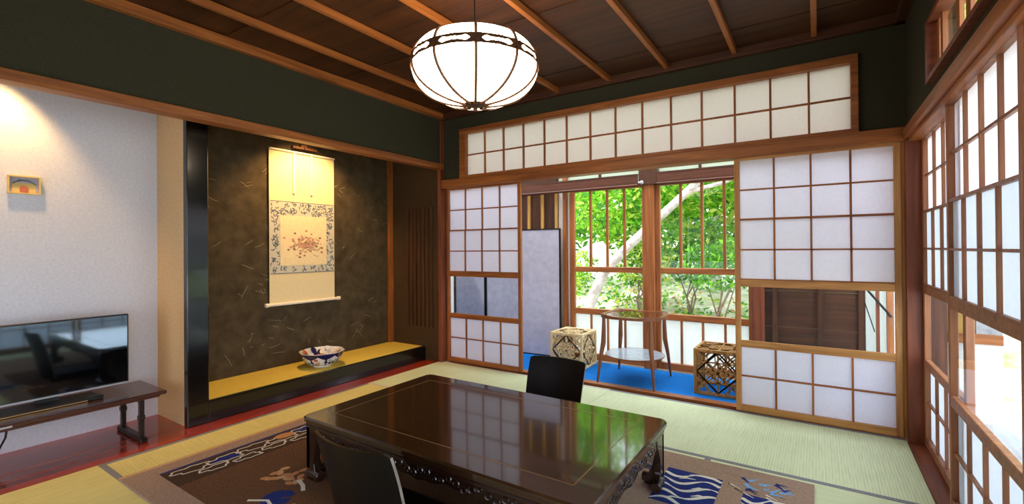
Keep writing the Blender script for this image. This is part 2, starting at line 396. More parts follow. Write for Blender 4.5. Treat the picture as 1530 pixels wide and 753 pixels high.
# ranma transom
rm = root('window_1', (-3.022, 3.66, 1.888), None, None); rm['kind'] = 'structure'; rm['label'] = 'long paper transom of fourteen by two panes above the lintel'
f = MB(); W, Hh = 3.25, .497
f.box(0, W, -.035, .04, 0, .026).box(0, W, -.035, .04, Hh-.05, Hh).box(.0005, .076, -.0345, .0395, .0005, Hh-.0005).box(W-.04, W-.0005, -.0345, .0395, .0005, Hh-.0005)
f.build('frame', 'wood_x', rm, bevel=.003)
l = MB(); cw = (W-.116)/14
for k in range(1, 14): l.box(.076+k*cw-.0065, .076+k*cw+.0065, -.006, .012, .026, Hh-.05)
l.box(.076, W-.04, -.004, .012, .232-.006, .232+.006)
l.build('lattice', 'wood_z', rm)
MB().box(.06, W-.03, .014, .016, .015, Hh-.03).build('paper', 'paper_warm', rm)
struct('trim_post_right', MB().box(.447, .535, 3.605, 3.80, 0., 1.86), 'red_z', 'red brown post in the corner between back and right screens', bevel=.003)
struct('trim_jamb_right', MB().box(.433, .447, 3.655, 3.72, 0., 1.803), 'pale_z', 'slim pale jamb right of the back paper screen')

# right wall
wr = MB()
wr.box(.46, .54, -1.2, 2.87, 2.205, 2.6).box(.46, .54, 2.87, 3.70, 1.84, 2.6).box(.46, .54, -1.2, 2.87, 1.84, 1.92)
struct('wall_right', wr, 'green_wall', 'dark green plaster band above the right hand screens')
struct('trim_lintel_right', MB().box(.436, .5, -1.2, 3.60, 1.812, 1.866).box(.462, .58, -1.2, 3.60, 1.79, 1.812), 'wood_y', 'orange lintel with grooved edge above the right hand screens', bevel=.003)
tw = root('window_2', (.46, 2.87, 1.92), None, None, -PI/2); tw['kind'] = 'structure'; tw['label'] = 'high transom window with upright bars in the right wall'
f = MB(); W2 = 3.2
f.box(0, W2, -.03, .03, 0, .022).box(0, W2, -.03, .03, .263, .285).box(.0005, .05, -.0295, .0295, .0005, .2845)
f.build('frame', 'red_y', tw)
f = MB()
for y0, y1 in ((.13, .17), (.40, .45), (.54, .60), (.86, .90), (1.0, 1.05), (1.35, 1.4)): f.box(y0, y1, .004, .018, .02, .265)
f.box(.06, .10, .004, .018, .02, .265)
f.build('sash', 'wood_z', tw)
MB().box(.05, W2, .020, .023, .02, .265).build('glass', 'glass', tw)

struct('wall_rear', MB().box(-1.30, .6, -1.26, -1.2, -.1, 2.6).box(-4.05, -3.27, -1.26, -1.2, -.1, 2.6).box(-3.27, -1.30, -1.26, -1.2, 1.81, 2.6).box(-3.27, -1.30, -1.26, -1.2, -.1, 0), 'fusuma', 'plain papered rear wall behind the camera')
# ------------------------------------------------------------------ shoji screens
def shoji(loc, rz, label, group, wx='x', paper='paper', wmat='pale', lat='wood', low=None):
    """room side is local -y; 0.925 wide, raised lower sash with a clear pane below it"""
    r = root('shoji_screen', loc, label, 'sliding screen', rz, group)
    W = .925; st = .035; cw = (W-2*st)/4
    f = MB().use(wmat+'_z').box(0, st, -.012, .018, 0, 1.802, .003).box(W-st, W, -.012, .018, 0, 1.802, .003)
    f.use(wmat+'_'+wx)
    for z0, z1 in ((0, .045), (.455, .503), (.885, .935), (1.782, 1.802)): f.box(st-.001, W-st+.001, -.011, .017, z0, z1, .003)
    f.build('frame', None, r)
    l = MB().use(lat+'_z')
    for k in range(1, 4): l.box(st+k*cw-.006, st+k*cw+.006, -.002, .012, 1.36, 1.783)
    l.use(lat+'_'+wx).box(st, W-st, -.001, .012, 1.571-.0055, 1.571+.0055)
    l.build('upper_lattice', None, r)
    MB().box(st-.004, W-st+.004, .013, .0145, 1.36, 1.79).build('upper_paper', paper, r)
    s = MB().use(lat+'_'+wx).box(st, W-st, -.010, .004, 1.354, 1.368).box(st, W-st, -.010, .004, 1.141, 1.152).box(st, W-st, -.010, .004, .934, .942)
    s.use(lat+'_z')
    for k in range(1, 4): s.box(st+k*cw-.006, st+k*cw+.006, -.010, .003, .935, 1.36)
    s = s.build('sliding_sash', None, r)
    MB().box(st, W-st, .0045, .006, .93, 1.362).build('sash_paper', low or paper, s)
    MB().box(st-.003, W-st+.003, .001, .004, .50, .89).build('glass_pane', 'glass_dark', r)
    l = MB().use(lat+'_z')
    for k in range(1, 4): l.box(st+k*cw-.006, st+k*cw+.006, -.002, .012, .045, .456)
    l.use(lat+'_'+wx).box(st, W-st, -.001, .012, .25-.0055, .25+.0055)
    l.build('lower_lattice', None, r)
    MB().box(st-.004, W-st+.004, .013, .0145, .04, .46).build('lower_paper', low or paper, r)
    return r
G = 'paper screens with a clear pane'
shoji((-3.25, 3.692, .004), 0, 'paper sliding screen left of the veranda opening, beside the alcove corner', G, wmat='wood')
shoji((-.4925, 3.662, .004), 0, 'paper sliding screen right of the veranda opening, dark boards behind its pane', G)
G2 = 'paper screens of the right wall'
shoji((.5295, 3.60, .006), -PI/2, 'paper sliding screen on the right wall next to the corner post', G2, 'y', wmat='umber', lat='umber', low='paper_cool')
shoji((.497, 2.80, .006), -PI/2, 'paper sliding screen on the right wall with greenery and boards seen through its pane', G2, 'y', wmat='umber', lat='umber', low='paper_cool')
for k in range(2):
    shoji((.5295-.0325*k, 1.87-.9*k, .006), -PI/2, 'paper sliding screen of the right wall beside the camera', G2, 'y', wmat='umber', lat='umber', low='paper_cool')

for k in range(2):  # unseen rear screens, added to let fill light reach the left side
    shoji((-1.32-.97*k, -1.2, .002), PI, 'paper sliding screen in the rear wall behind the camera', G2, wmat='wood')
# ------------------------------------------------------------------ tatami
def mat(x0, x1, y0, y1, along, label, pale=False, sides=(1, 1), warm_lit=''):
    r = root('tatami_mat', ((x0+x1)/2, (y0+y1)/2, -.05), label, 'straw mat', group='straw floor mats')
    hx, hy = (x1-x0)/2, (y1-y0)/2
    MB().box(-hx+.001, hx-.001, -hy+.001, hy-.001, 0, .0485).build('rush_cover', 'tatami_'+warm_lit+('x' if along == 'x' else 'y'), r)
    for sgn, on in zip((-1, 1), sides):
        if not on: continue
        b = MB()
        if along == 'x': b.box(-hx+.001, hx-.001, sgn*(hy-.03), sgn*(hy-.0005), .001, .0497)
        else: b.box(sgn*(hx-.03), sgn*(hx-.0005), -hy+.001, hy-.001, .001, .0497)
        b.build('border', 'heri_pale' if pale else 'heri', r)
mat(-3.31, -1.44, 2.70, 3.655, 'x', 'straw mat along the back wall in front of the left paper screen', True, (1, 1))
mat(-1.44, .44, 2.74, 3.655, 'x', 'pale green straw mat along the back wall in front of the right paper screen', False, (1, 1))
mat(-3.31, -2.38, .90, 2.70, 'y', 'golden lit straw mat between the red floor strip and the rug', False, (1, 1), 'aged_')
mat(-.5, .44, .90, 2.74, 'y', 'straw mat below the right hand screens beside the rug', False, (0, 0))
mat(-2.38, -1.44, .90, 2.70, 'y', 'straw mat under the rug on the alcove side', False, (1, 1))
mat(-1.44, -.5, .90, 2.74, 'y', 'straw mat under the rug on the window side', False, (1, 1))
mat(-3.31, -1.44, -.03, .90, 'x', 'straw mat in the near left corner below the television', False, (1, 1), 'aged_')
mat(-1.44, .44, -.03, .90, 'x', 'straw mat in the near right corner', False, (1, 1))

# ------------------------------------------------------------------ rug
RX0, RX1, RY0, RY1 = -3.0, -.02, .87, 2.69
rg = MB().use('rug')
rg.box(RX0, RX1, RY0, RY1, .0, .010)
def flat(h): return lambda u, v: (u, v, h)
def rect(x0, x1, y0, y1, h, m): rg.use(m); rg.add([(x0, y0, h), (x1, y0, h), (x1, y1, h), (x0, y1, h)], [(0, 1, 2, 3)])
rect(RX0, RX0+.028, RY0, RY1, .0104, 'rug_edge'); rect(RX0, RX1, RY1-.02, RY1, .0104, 'rug')
rect(RX0+.13, RX0+.145, RY0+.13, RY1-.13, .0106, 'rug_navy')
rect(RX0+.145, RX0+.36, RY0+.13, RY1-.13, .0104, 'rug_band')
rect(RX0+.36, -.9, RY0+.13, RY1-.13, .0104, 'rug_field')
def loopy(cx, cy, ra, rb, ang, m='rug_white', w=.013, wob=.16):
    rg.use(m); pts = []
    ph = cx*91+cy*57
    for k in range(37):
        a = 2*PI*k/36; q = 1+wob*math.cos(3*a+ph)+.13*math.cos(7*a+2*ph)
        x, y = ra*q*math.cos(a), rb*q*math.sin(a); pts.append((cx+x*math.cos(ang)-y*math.sin(ang), cy+x*math.sin(ang)+y*math.cos(ang)))
    rg.strip(pts, w*.62, flat(.0112))
rs = random.Random(11)
def disc(cx, cy, ra, rb, ang, m, h=.0108):
    rg.use(m); rg.add([(cx+ra*math.cos(2*PI*k/14)*math.cos(ang)-rb*math.sin(2*PI*k/14)*math.sin(ang), cy+ra*math.cos(2*PI*k/14)*math.sin(ang)+rb*math.sin(2*PI*k/14)*math.cos(ang), h) for k in range(14)], [tuple(range(14))])
for k in range(9):                                   # cloud chain along the dark band
    y = 1.12+k*.165; x = -2.795+.018*(k % 2)
    disc(x, y, .075, .034, 1.5, 'rug_navy' if k % 3 == 1 else 'rug_band'); loopy(x, y, .085, .038, 1.5)
    disc(x+.085, y+.08, .06, .024, 1.55, 'rug_band'); loopy(x+.085, y+.08, .07, .028, 1.55)
disc(-2.80, 1.64, .06, .04, 1.5, 'rug_tan', .0114)
for cx, cy, sc in ((-2.30, 1.34, 1.), (-1.75, 1.02, .9), (-2.2, 2.2, .8)):  # blossom sprays
    for q in range(22):
        a, rr = rs.uniform(0, 2*PI), rs.uniform(0, .11)*sc
        disc(cx+rr*math.cos(a), cy+rr*math.sin(a), .024*sc, .016*sc, rs.uniform(0, 3), 'rug_tan' if q % 3 else 'rug_edge', .0109+q*.00002)
    rg.use('rug_white').strip([(cx+.1, cy+.02), (cx+.17, cy+.0), (cx+.22, cy-.03)], .02, flat(.0113))
    for q in range(5): disc(cx+.2+rs.uniform(-.06, .06), cy-.12+rs.uniform(-.05, .05), .06, .03, rs.uniform(0, 3), 'rug_navy', .0108+q*.00003)
    rg.use('rug_white').strip([(cx+.08, cy-.22), (cx+.16, cy-.17), (cx+.24, cy-.19), (cx+.3, cy-.12)], .016, flat(.0114))
def waves(x0, x1, y0, y1, seed):
    rect(x0, x1, y0, y1, .0106, 'rug_navy'); q = random.Random(seed); rg.use('rug_white')
    n = 5
    for k in range(n):
        yy = y0+(y1-y0)*(k+.5)/n; pts = []
        for t in range(21):
            u = t/20; x = x0+(x1-x0)*u
            pts.append((x, min(y1-.012, max(y0+.012, yy+.030*math.sin(7.5*u+k*.7)+.05*(u-.5)))))
        rg.strip(pts, [.006+.016*abs(math.sin(PI*t/20*1.5+k)) for t in range(21)], flat(.0111))
        x = x0+(x1-x0)*q.uniform(.15, .7)
        rg.strip([(x, min(y1-.03, yy+.01)), (x+.03, min(y1-.02, yy+.035)), (x+.075, min(y1-.015, yy+.04))], [.004, .014, .003], flat(.0113))
waves(-.665, -.40, 2.14, 2.50, 1); waves(-.30, -.10, 2.10, 2.42, 2); waves(-1.1, -.8, 2.14, 2.50, 5)
for k in range(16):                                  # spray of the wave crest
    x = rs.uniform(-.33, -.14); y = rs.uniform(2.46, 2.60); a = rs.uniform(-1, 1.2); L = rs.uniform(.03, .07)
    rg.use('rug_sky' if k % 3 else 'rug_navy').strip([(x, y), (x+L*math.cos(a), y+L*math.sin(a))], [.022, .003], flat(.0109+k*.00003))
for k in range(8):
    x = rs.uniform(-.38, -.16); y = rs.uniform(2.42, 2.50)
    rg.use('rug_white' if k % 2 else 'rug_band').strip([(x, y), (x+.05, y-.03)], [.01, .003], flat(.0111+k*.00003))
tag(rg.build('area_rug', origin=(-1.5, 1.78, 0)), 'brown wool rug with navy wave and blossom motifs under the low table', 'rug')

# ------------------------------------------------------------------ low table
TX0, TX1, TY0, TY1, TZ = -2.195, -.612, 1.372, 2.305, .332
T = root('low_table', ((TX0+TX1)/2, (TY0+TY1)/2, .0115), 'long low dark rosewood table with carved aprons standing on the rug', 'table')
hx, hy, tz = (TX1-TX0)/2, (TY1-TY0)/2, TZ-.0115
def slab(h0, h1, inset0, inset1, ch=.03):
    def loop(i, h):
        a, b, c = hx-i, hy-i, ch
        return [(-a+c, -b, h), (a-c, -b, h), (a-c*.3, -b+c*.3, h), (a, -b+c, h), (a, b-c, h), (a-c*.3, b-c*.3, h), (a-c, b, h), (-a+c, b, h), (-a+c*.3, b-c*.3, h), (-a, b-c, h), (-a, -b+c, h), (-a+c*.3, -b+c*.3, h)]
    return loop(inset0, h0)+loop(inset1, h1)
top = MB()
prof = [(tz-.040, .014), (tz-.036, .006), (tz-.026, .006), (tz-.022, .0), (tz-.008, .0), (tz, .007)]
for (h0, i0), (h1, i1) in zip(prof, prof[1:]):
    top.add(slab(h0, h1, i0, i1), [(k, (k+1) % 12, 12+(k+1) % 12, 12+k) for k in range(12)])
lp = slab(tz, tz, .007, .007)[:12]; top.add(lp, [tuple(range(12))])
lp = slab(tz-.04, tz-.04, .014, .014)[:12]; top.add(lp, [tuple(range(12))[::-1]])
tp = top.build('tabletop', 'tabletop', T)
gr = MB()
ix, iy = hx-.115, hy-.115
for a, b, c, d in ((-ix, ix, -iy-.002, -iy+.002), (-ix, ix, iy-.002, iy+.002), (-ix-.002, -ix+.002, -iy, iy), (ix-.002, ix+.002, -iy, iy)): gr.box(a, b, c, d, tz-.001, tz+.0006)
gr.build('inlay_line', 'inlay', tp)
def scallop(L, n=64):
    """lower edge of an apron: deep at the legs, shallow in the middle"""
    pts = []
    for k in range(n+1):
        u = -L+2*L*k/n; e = (L-abs(u))
        z = tz-.095-.05*math.exp(-((e-.20)/.07)**2)-.018*math.exp(-(u/.09)**2)-.012*abs(math.sin(e*26))
        if e < .07: z = tz-.10-.02*(1-e/.07)
        pts.append((u, z))
    return pts
for sgn in (-1, 1):
    a = MB(); L = hx-.03; p = scallop(L)
    a.prism(p+[(L, tz-.038), (-L, tz-.038)], lambda u, v, t, s=sgn: (u, s*t, v), hy-.045, hy-.022)
    a.box(-L, L, sgn*(hy-.022), sgn*(hy-.012), tz-.058, tz-.044, .003)
    ap = a.build('apron', 'rosewood', T)
    c = MB(); q = random.Random(5+sgn)
    for k in range(34):
        u = -L+.12+(2*L-.24)*k/33; z = tz-.083-.012*math.sin(k*1.7); rr = q.uniform(.010, .017)
        c.ring([(u+rr*math.cos(t*PI/5), sgn*(hy-.0215), z+rr*.8*math.sin(t*PI/5)) for t in range(10)], .0035, 5)
    c.build('carving', 'rosewood', ap)
    a = MB(); L = hy-.03; p = scallop(L)
    a.prism(p+[(L, tz-.038), (-L, tz-.038)], lambda u, v, t, s=sgn: (s*t, u, v), hx-.045, hx-.022)
    a.box(sgn*(hx-.022), sgn*(hx-.012), -L, L, tz-.058, tz-.044, .003)
    ap = a.build('apron', 'rosewood', T)
    c = MB()
    for k in range(22):
        u = -L+.12+(2*L-.24)*k/21; z = tz-.085-.012*math.sin(k*1.7); rr = q.uniform(.010, .017)
        c.ring([(sgn*(hx-.0215), u+rr*math.cos(t*PI/5), z+rr*.8*math.sin(t*PI/5)) for t in range(10)], .0035, 5)
    c.build('carving', 'rosewood', ap)
lo = [(0, tz-.038), (0, .06), (.008, .03), (.0, .0), (.085, .0), (.10, .018), (.094, .04), (.070, .055), (.058, .09), (.062, .14), (.085, .19), (.11, tz-.10), (.11, tz-.038)]
for sx in (-1, 1):
    for sy in (-1, 1):
        g = MB()
        g.prism(lo, lambda u, v, t: (sx*(hx-.018-u), sy*(hy-.018-t), v), 0, .03)
        g.prism(lo, lambda u, v, t: (sx*(hx-.018-t), sy*(hy-.018-u), v), 0, .03)
        g.tube([(sx*(hx-.03), sy*(hy-.12), .03), (sx*(hx-.03), sy*(hy-.03), .03), (sx*(hx-.12), sy*(hy-.03), .03)], .024, 10)
        g.build('leg', 'rosewood', T, smooth=True, bevel=.003)

# ------------------------------------------------------------------ legless chairs
def floor_chair(loc, rz, label, w=.44, h=.44, lean=.08, bow=.05):
    """faces local +y; bent ply back curving round the sitter"""
    r = root('floor_chair', loc, label, 'legless chair', rz, 'legless floor chairs')
    nu, nv, th = 20, 16, .012
    def P(u, v, off):
        x = u*w/2*(1-.06*(1-v)**2); zz = .02+v*(h-.02)
        edge = 1-max(0, (abs(u)-.9)/.1)**2*.025*v
        y = bow*u*u-lean*v*v+.03*(1-v)**3
        return (x, y+off, zz*edge)
    b = MB(); vs = []
    for off in (0, th):
        for j in range(nv+1):
            for i in range(nu+1): vs.append(P(-1+2*i/nu, j/nv, off))
    n1 = (nu+1)*(nv+1); fs = []
    for j in range(nv):
        for i in range(nu):
            a = j*(nu+1)+i; fs.append((a, a+1, a+nu+2, a+nu+1)); fs.append((n1+a, n1+a+nu+1, n1+a+nu+2, n1+a+1))
    b.use('chair').add(vs, fs)
    rim = [j*(nu+1) for j in range(nv+1)]+[nv*(nu+1)+i for i in range(1, nu+1)]+[j*(nu+1)+nu for j in range(nv-1, -1, -1)]
    for k in range(len(rim)-1):
        b.use('chair_edge' if k < nv or k >= nv+nu else 'chair').add([vs[rim[k]], vs[rim[k+1]], vs[n1+rim[k+1]], vs[n1+rim[k]]], [(0, 1, 2, 3)])
    b.use('chair').add(vs, [tuple([i, i+1, n1+i+1, n1+i]) for i in range(nu)])
    b.build('backrest', None, r, smooth=True)
    MB().box(-w/2+.02, w/2-.02, .05, .43, 0, .018, .006).build('seat', 'chair', r)
    s = MB()
    s.box(-w/2+.045, w/2-.045, .09, .41, .018, .05, .015); s.build('cushion', 'chair', r, bevel=.008)
    return r
floor_chair((-1.455, 1.13, .0115), 0., 'dark legless chair seen from behind at the near side of the low table', w=.44, h=.45)
floor_chair((-1.515, 2.84, .001), PI, 'black legless chair facing the room at the veranda side of the table', w=.43, h=.40)

# ------------------------------------------------------------------ pendant lamp
LC = Vector((-1.447, 1.868, 2.10)); LR = .318
L = root('pendant_lamp', (LC.x, LC.y, LC.z), 'round opal glass pendant lamp with bronze ribs hanging over the low table', 'lamp')
def lprof(t):
    """t 0 bottom .. 1 top rim"""
    if t < .7:
        a = -PI/2+(t/.7)*PI/2; return (.03+(LR-.03)*max(0, math.cos(a))**1.08, -.02+.176*math.sin(a))
    q = (t-.7)/.3; a = q*PI*.36; return (LR*(1-.34*q**2.2), -.02+.132*math.sin(q*PI/2*.96))
NP = 10
gp = [lprof(k/28) for k in range(29)]
sh = MB().lathe(gp, n=NP*6).build('glass_shade', 'lampglass', L, smooth=True)
for k in range(NP):
    a = 2*PI*(k+.08)/NP+.31
    MB().tube([(1.006*r_*math.cos(a), 1.006*r_*math.sin(a), z_) for r_, z_ in gp], .0075, 6).build('rib', 'bronze', L, smooth=True)
bd = MB(); nseg = 24
def bpt(a, h):                                        # wraps the shade slightly proud
    q = max(0, h+.02)/.132; r_ = LR*(1-.34*(math.asin(min(1, q))/(PI/2*.96))**2.2)+.006
    return (r_*math.cos(a), r_*math.sin(a), h)
for k in range(NP):
    a0 = 2*PI*(k+.08)/NP+.31; da = 2*PI/NP
    for i in range(nseg):
        def hole(t):
            e = min(t, 1-t)
            if e < .13: return 0.
            if e < .27: return .0125*math.sin((e-.13)/.14*PI*.62)/1.0+.0015
            return .0085+.0000*e if e > .34 else .0125-.004*(e-.27)/.07
        t0, t1 = i/nseg, (i+1)/nseg; h0, h1 = hole(t0), hole(t1); zc = .006
        A0, A1 = a0+da*t0, a0+da*t1
        for sg in (-1, 1):
            hh = .023
            vs = [bpt(A0, zc+sg*h0), bpt(A1, zc+sg*h1), bpt(A1, zc+sg*hh), bpt(A0, zc+sg*hh)]
            bd.add(vs, [(0, 1, 2, 3)])
bb = bd.build('band', 'bronze', L)
so = bb.modifiers.new('solid', 'SOLIDIFY'); so.thickness = .003
hb = MB().lathe([(.0, -.206), (.02, -.206), (.034, -.202), (.06, -.196), (.062, -.190), (.05, -.186)], n=20).lathe([(0, -.232), (.010, -.228), (.013, -.220), (.008, -.210), (.012, -.204)], n=14)
for k in range(NP):
    a = 2*PI*(k+.08)/NP+.31
    hb.tube([(.05*math.cos(a), .05*math.sin(a), -.197), (.095*math.cos(a), .095*math.sin(a), -.194)], [.012, .004], 6)
hb.build('hub', 'bronze', L, smooth=True)
MB().lathe([(LR*.66+.006, .110), (LR*.66+.008, .118), (LR*.66-.012, .118), (LR*.66-.012, .110), (LR*.66+.006, .110)], n=60).build('top_ring', 'bronze', L, smooth=True)
sp = MB()
for k in range(3):
    a = k*2*PI/3+.4; sp.tube([(.207*math.cos(a), .207*math.sin(a), .114), (.01*math.cos(a), .01*math.sin(a), .19)], .003, 6)
sp.lathe([(0, .20), (.025, .198), (.028, .185), (.015, .17), (0, .17)], n=16)
sp.build('hanger', 'bronze', L)
MB().tube([(0, 0, .19), (0, 0, 2.575-LC.z)], .0045, 8).build('cord', 'cord', L)
MB().lathe([(0, 2.574-LC.z), (.05, 2.574-LC.z), (.048, 2.555-LC.z), (.01, 2.545-LC.z), (0, 2.545-LC.z)], n=20).build('ceiling_cap', 'bronze', L)

# ------------------------------------------------------------------ hanging scroll
S = root('hanging_scroll', (-3.985, 2.53, .67), 'cream hanging scroll with blossom painting and blue brocade border on the alcove wall', 'scroll')
sy = lambda y: y-2.53
sz = lambda z: z-.67
def sc_rect(mb, y0, y1, z0, z1, x): mb.box(x, x+.0012, sy(y0), sy(y1), sz(z0), sz(z1))
cl = MB(); sc_rect(cl, 2.205, 2.855, .70, 2.065, .0); cl.build('silk_mount', 'scrollcloth', S)
br = MB().use('brocade_bg'); sc_rect(br, 2.212, 2.852, .965, 1.612, .0015)
br.use('brocade_blue')
rb = random.Random(4)
for k in range(560):
    y, z = rb.uniform(2.225, 2.84), rb.uniform(.978, 1.60)
    if 2.30 < y < 2.765 and 1.035 < z < 1.485: continue
    ra = rb.uniform(.010, .022); a0 = rb.uniform(0, 6); sp_ = rb.uniform(2.4, 4.2)
    pts = [(sy(y)+ra*(1-.1*t)*math.cos(a0+sp_*t/7), sz(z)+ra*(1-.1*t)*math.sin(a0+sp_*t/7)) for t in range(8)]
    br.strip(pts, .0075, lambda u, v, k=k: (.0030+k*1e-6, u, v))
br.strip([(sy(2.212), sz(1.610)), (sy(2.852), sz(1.610))], .006, lambda u, v: (.0034, u, v)); br.strip([(sy(2.212), sz(.967)), (sy(2.852), sz(.967))], .006, lambda u, v: (.0034, u, v))
br.build('brocade_border', None, S)
pa = MB().use('painting'); sc_rect(pa, 2.302, 2.765, 1.035, 1.487, .0036)
for k in range(150):
    a, rr = rb.uniform(0, 2*PI), abs(rb.gauss(0, .075)); y, z = 2.55+1.25*rr*math.cos(a), 1.225+.9*rr*math.sin(a)
    if not (2.32 < y < 2.75 and 1.06 < z < 1.46): continue
    ra = rb.uniform(.006, .017); n = 7; x = .0052+k*4e-6
    pa.use('petal' if rb.random() < .6 else 'ink').add([(x, sy(y)+ra*math.cos(2*PI*q/n), sz(z)+ra*.7*math.sin(2*PI*q/n)) for q in range(n)], [tuple(range(n))])
pa.use('ink')
for k in range(14):
    y, z, a = 2.55+rb.uniform(-.13, .13), 1.22+rb.uniform(-.09, .06), rb.uniform(-.7, .7)
    pa.strip([(sy(y), sz(z)), (sy(y+.03*math.cos(a)), sz(z+.03*math.sin(a))), (sy(y+.06*math.cos(a+.3)), sz(z+.06*math.sin(a+.3)))], .004, lambda u, v, k=k: (.0060+k*5e-6, u, v))
pa.build('painting', None, S)
MB().tube([(.008, sy(2.205), sz(2.068)), (.008, sy(2.855), sz(2.068))], .009, 10).build('top_rod', 'ivory', S)
MB().tube([(.012, sy(2.19), sz(.695)), (.012, sy(2.875), sz(.695))], .014, 12).build('bottom_roller', 'ivory', S)
for y in (2.175, 2.89):
    MB().tube([(.012, sy(y-.016), sz(.695)), (.012, sy(y+.016), sz(.695))], .018, 12).build('roller_knob', 'ivory', S)
for y in (2.435, 2.607):                             # wind ribbons
    MB().box(.009, .0105, sy(y-.009), sy(y+.009), sz(1.70), sz(2.06)).box(.009, .012, sy(y-.012), sy(y+.012), sz(1.69), sz(1.71)).build('ribbon', 'ivory', S)
MB().tube([(.008, sy(2.36), sz(2.07)), (.006, sy(2.53), sz(2.14)), (.008, sy(2.70), sz(2.07))], .003, 6).build('hanging_cord', 'cord', S)
tag(MB().box(-3.998, -3.965, 2.42, 2.66, 2.105, 2.125).tube([(-3.965, 2.53, 2.115), (-3.95, 2.53, 2.115), (-3.945, 2.53, 2.14)], .004, 6).box(-3.998, -3.97, 2.5, 2.56, 2.125, 2.15).build('scroll_hook', 'bronze', origin=(-3.99, 2.53, 2.11)), 'dark bronze hook bar above the hanging scroll', 'hook')

# ------------------------------------------------------------------ bowl
BW = root('porcelain_bowl', (-3.70, 2.52, .1425), 'lobed porcelain bowl painted navy, red and green on the golden alcove mat', 'bowl')
nb = 64
def bowl_r(t, z): return (.075+.11*t**.62)
pb = [(.0, .012), (.062, .010), (.068, .0), (.075, .0), (.074, .014)]+[(.082+.101*t**.6, .014+.118*t**1.25) for t in [k/10 for k in range(1, 11)]]
pi_ = [(.180, .134), (.172, .128), (.15, .085), (.11, .042), (.06, .022), (.0, .020)]
bm_ = MB().use('porcelain').lathe(pb+pi_, n=nb, lobe=.045, lobes=8)
def on_bowl(a, t, out=.0012):
    r_ = (.082+.101*t**.6)*(1+.045*abs(math.cos(a*4)))+out; return (r_*math.cos(a), r_*math.sin(a), .014+.118*t**1.25)
pt = MB()
pt.use('navy')
for k in range(64):
    a0, a1 = 2*PI*k/64, 2*PI*(k+1)/64
    lo0, lo1 = .84-.20*abs(math.sin(a0*4)), .84-.20*abs(math.sin(a1*4))
    pt.add([on_bowl(a0, lo0), on_bowl(a1, lo1), on_bowl(a1, .99), on_bowl(a0, .99)], [(0, 1, 2, 3)])
rb = random.Random(2)
def blot(a, t, da, dt, m, o):
    pt.use(m); pt.add([on_bowl(a+da*math.cos(2*PI*q/9), min(.97, max(.05, t+dt*math.sin(2*PI*q/9))), o) for q in range(9)], [tuple(range(9))])
for k in range(8):
    a = 2*PI*(k+.5)/8
    blot(a, .42, .10, .10, 'navy', .0026); blot(a, .60, .05, .12, 'navy', .0026); blot(a, .20, .05, .10, 'navy', .0026)
    for q in range(7):
        blot(a+PI/8+rb.uniform(-.2, .2), rb.uniform(.22, .68), rb.uniform(.06, .11), rb.uniform(.05, .10), ('green_glaze', 'navy', 'gold_glaze', 'green_glaze')[q % 4] if k % 2 else ('gold_glaze', 'iron_red', 'navy')[q % 3], .0022+q*.0002)
pt.build('outer_painting', None, BW)
ip = bm_
def in_bowl(a, t, o): 
    r_ = .172*t*(1+.045*abs(math.cos(a*4))); z = .022+(.106)*(max(0, (r_-.06))/.112)**1.2; return ((r_-o)*math.cos(a), (r_-o)*math.sin(a), z+o)
for k in range(70):
    a, t = rb.uniform(0, 2*PI), rb.uniform(.45, .95); ip.use(('iron_red', 'iron_red', 'navy', 'gold_glaze', 'porcelain')[k % 5] if math.sin(a*1.5+.5) > -.4 else ('porcelain', 'navy')[k % 2])
    ip.add([in_bowl(a+.17*math.cos(2*PI*q/9), min(.99, t+.12*math.sin(2*PI*q/9)), .006+k*.00004) for q in range(9)], [tuple(range(9))])
ip.build('bowl_body', None, BW, smooth=True)

# ------------------------------------------------------------------ television niche
TB = root('television_bench', (-3.65, .73, 0), 'low dark wooden folding bench carrying the television', 'bench')
MB().box(-.21, .21, -.52, .515, .272, .296, .006).box(-.19, .19, -.49, .485, .258, .273, .004).build('bench_top', 'bench', TB)
for y in (-.40, .40):
    g = MB()
    for x in (-.15, .15):
        g.box(x-.013, x+.013, y-.013, y+.013, .03, .262, .003); g.box(x-.017, x+.017, y-.017, y+.017, .13, .16, .004)
        g.prism([(0, .262), (.10*(-1 if x > 0 else 1), .262), (.075*(-1 if x > 0 else 1), .245), (.03*(-1 if x > 0 else 1), .235), (.012*(-1 if x > 0 else 1), .19), (0, .185)], lambda u, v, t, x=x, y=y: (x+u, y+t, v), -.008, .008)
    g.box(-.20, .20, y-.02, y+.02, 0, .03, .006)
    g.build('leg', 'benchleg', TB)
MB().box(.2095, .2115, -.205, -.16, .278, .288).build('maker_plate', 'silver', TB)
TV = root('television', (-3.70, .755, .296), 'black flat screen television standing on the dark bench', 'television')
MB().box(-.02, .015, -.37, .37, .045, .478, .004).box(-.05, -.018, -.25, .25, .10, .36, .01).build('body', 'tvblack', TV)
MB().box(.0152, .0165, -.362, .362, .056, .470).build('screen', 'tvscreen', TV)
MB().box(.0150, .0185, -.37, .37, .040, .050, .001).build('lower_trim', 'silver', TV)
b = MB().use('tvblack').box(-.07, .13, -.26, .21, .0, .012, .004).box(-.035, -.015, -.05, .05, .01, .12).box(.085, .135, .14, .215, .0, .022, .006)
b.use('tvgold').box(.130, .1325, -.26, .14, .003, .009)
b.build('stand', None, TV)
cb = MB().tube([(-3.80, .62, .262), (-3.78, .60, .14), (-3.74, .55, .05), (-3.70, .44, .012), (-3.72, .3, .008)], .005, 8)
tag(cb.build('mains_cable', 'cord', origin=(-3.74, .5, 0)), 'black mains cable drooping under the television bench', 'cable')
pw = root('power_adapter', (-3.80, .50, 0), 'small white power adapter lying under the television bench', 'adapter')
MB().box(-.04, .04, -.05, .05, 0, .06, .008).build('casing', 'ivory', pw)
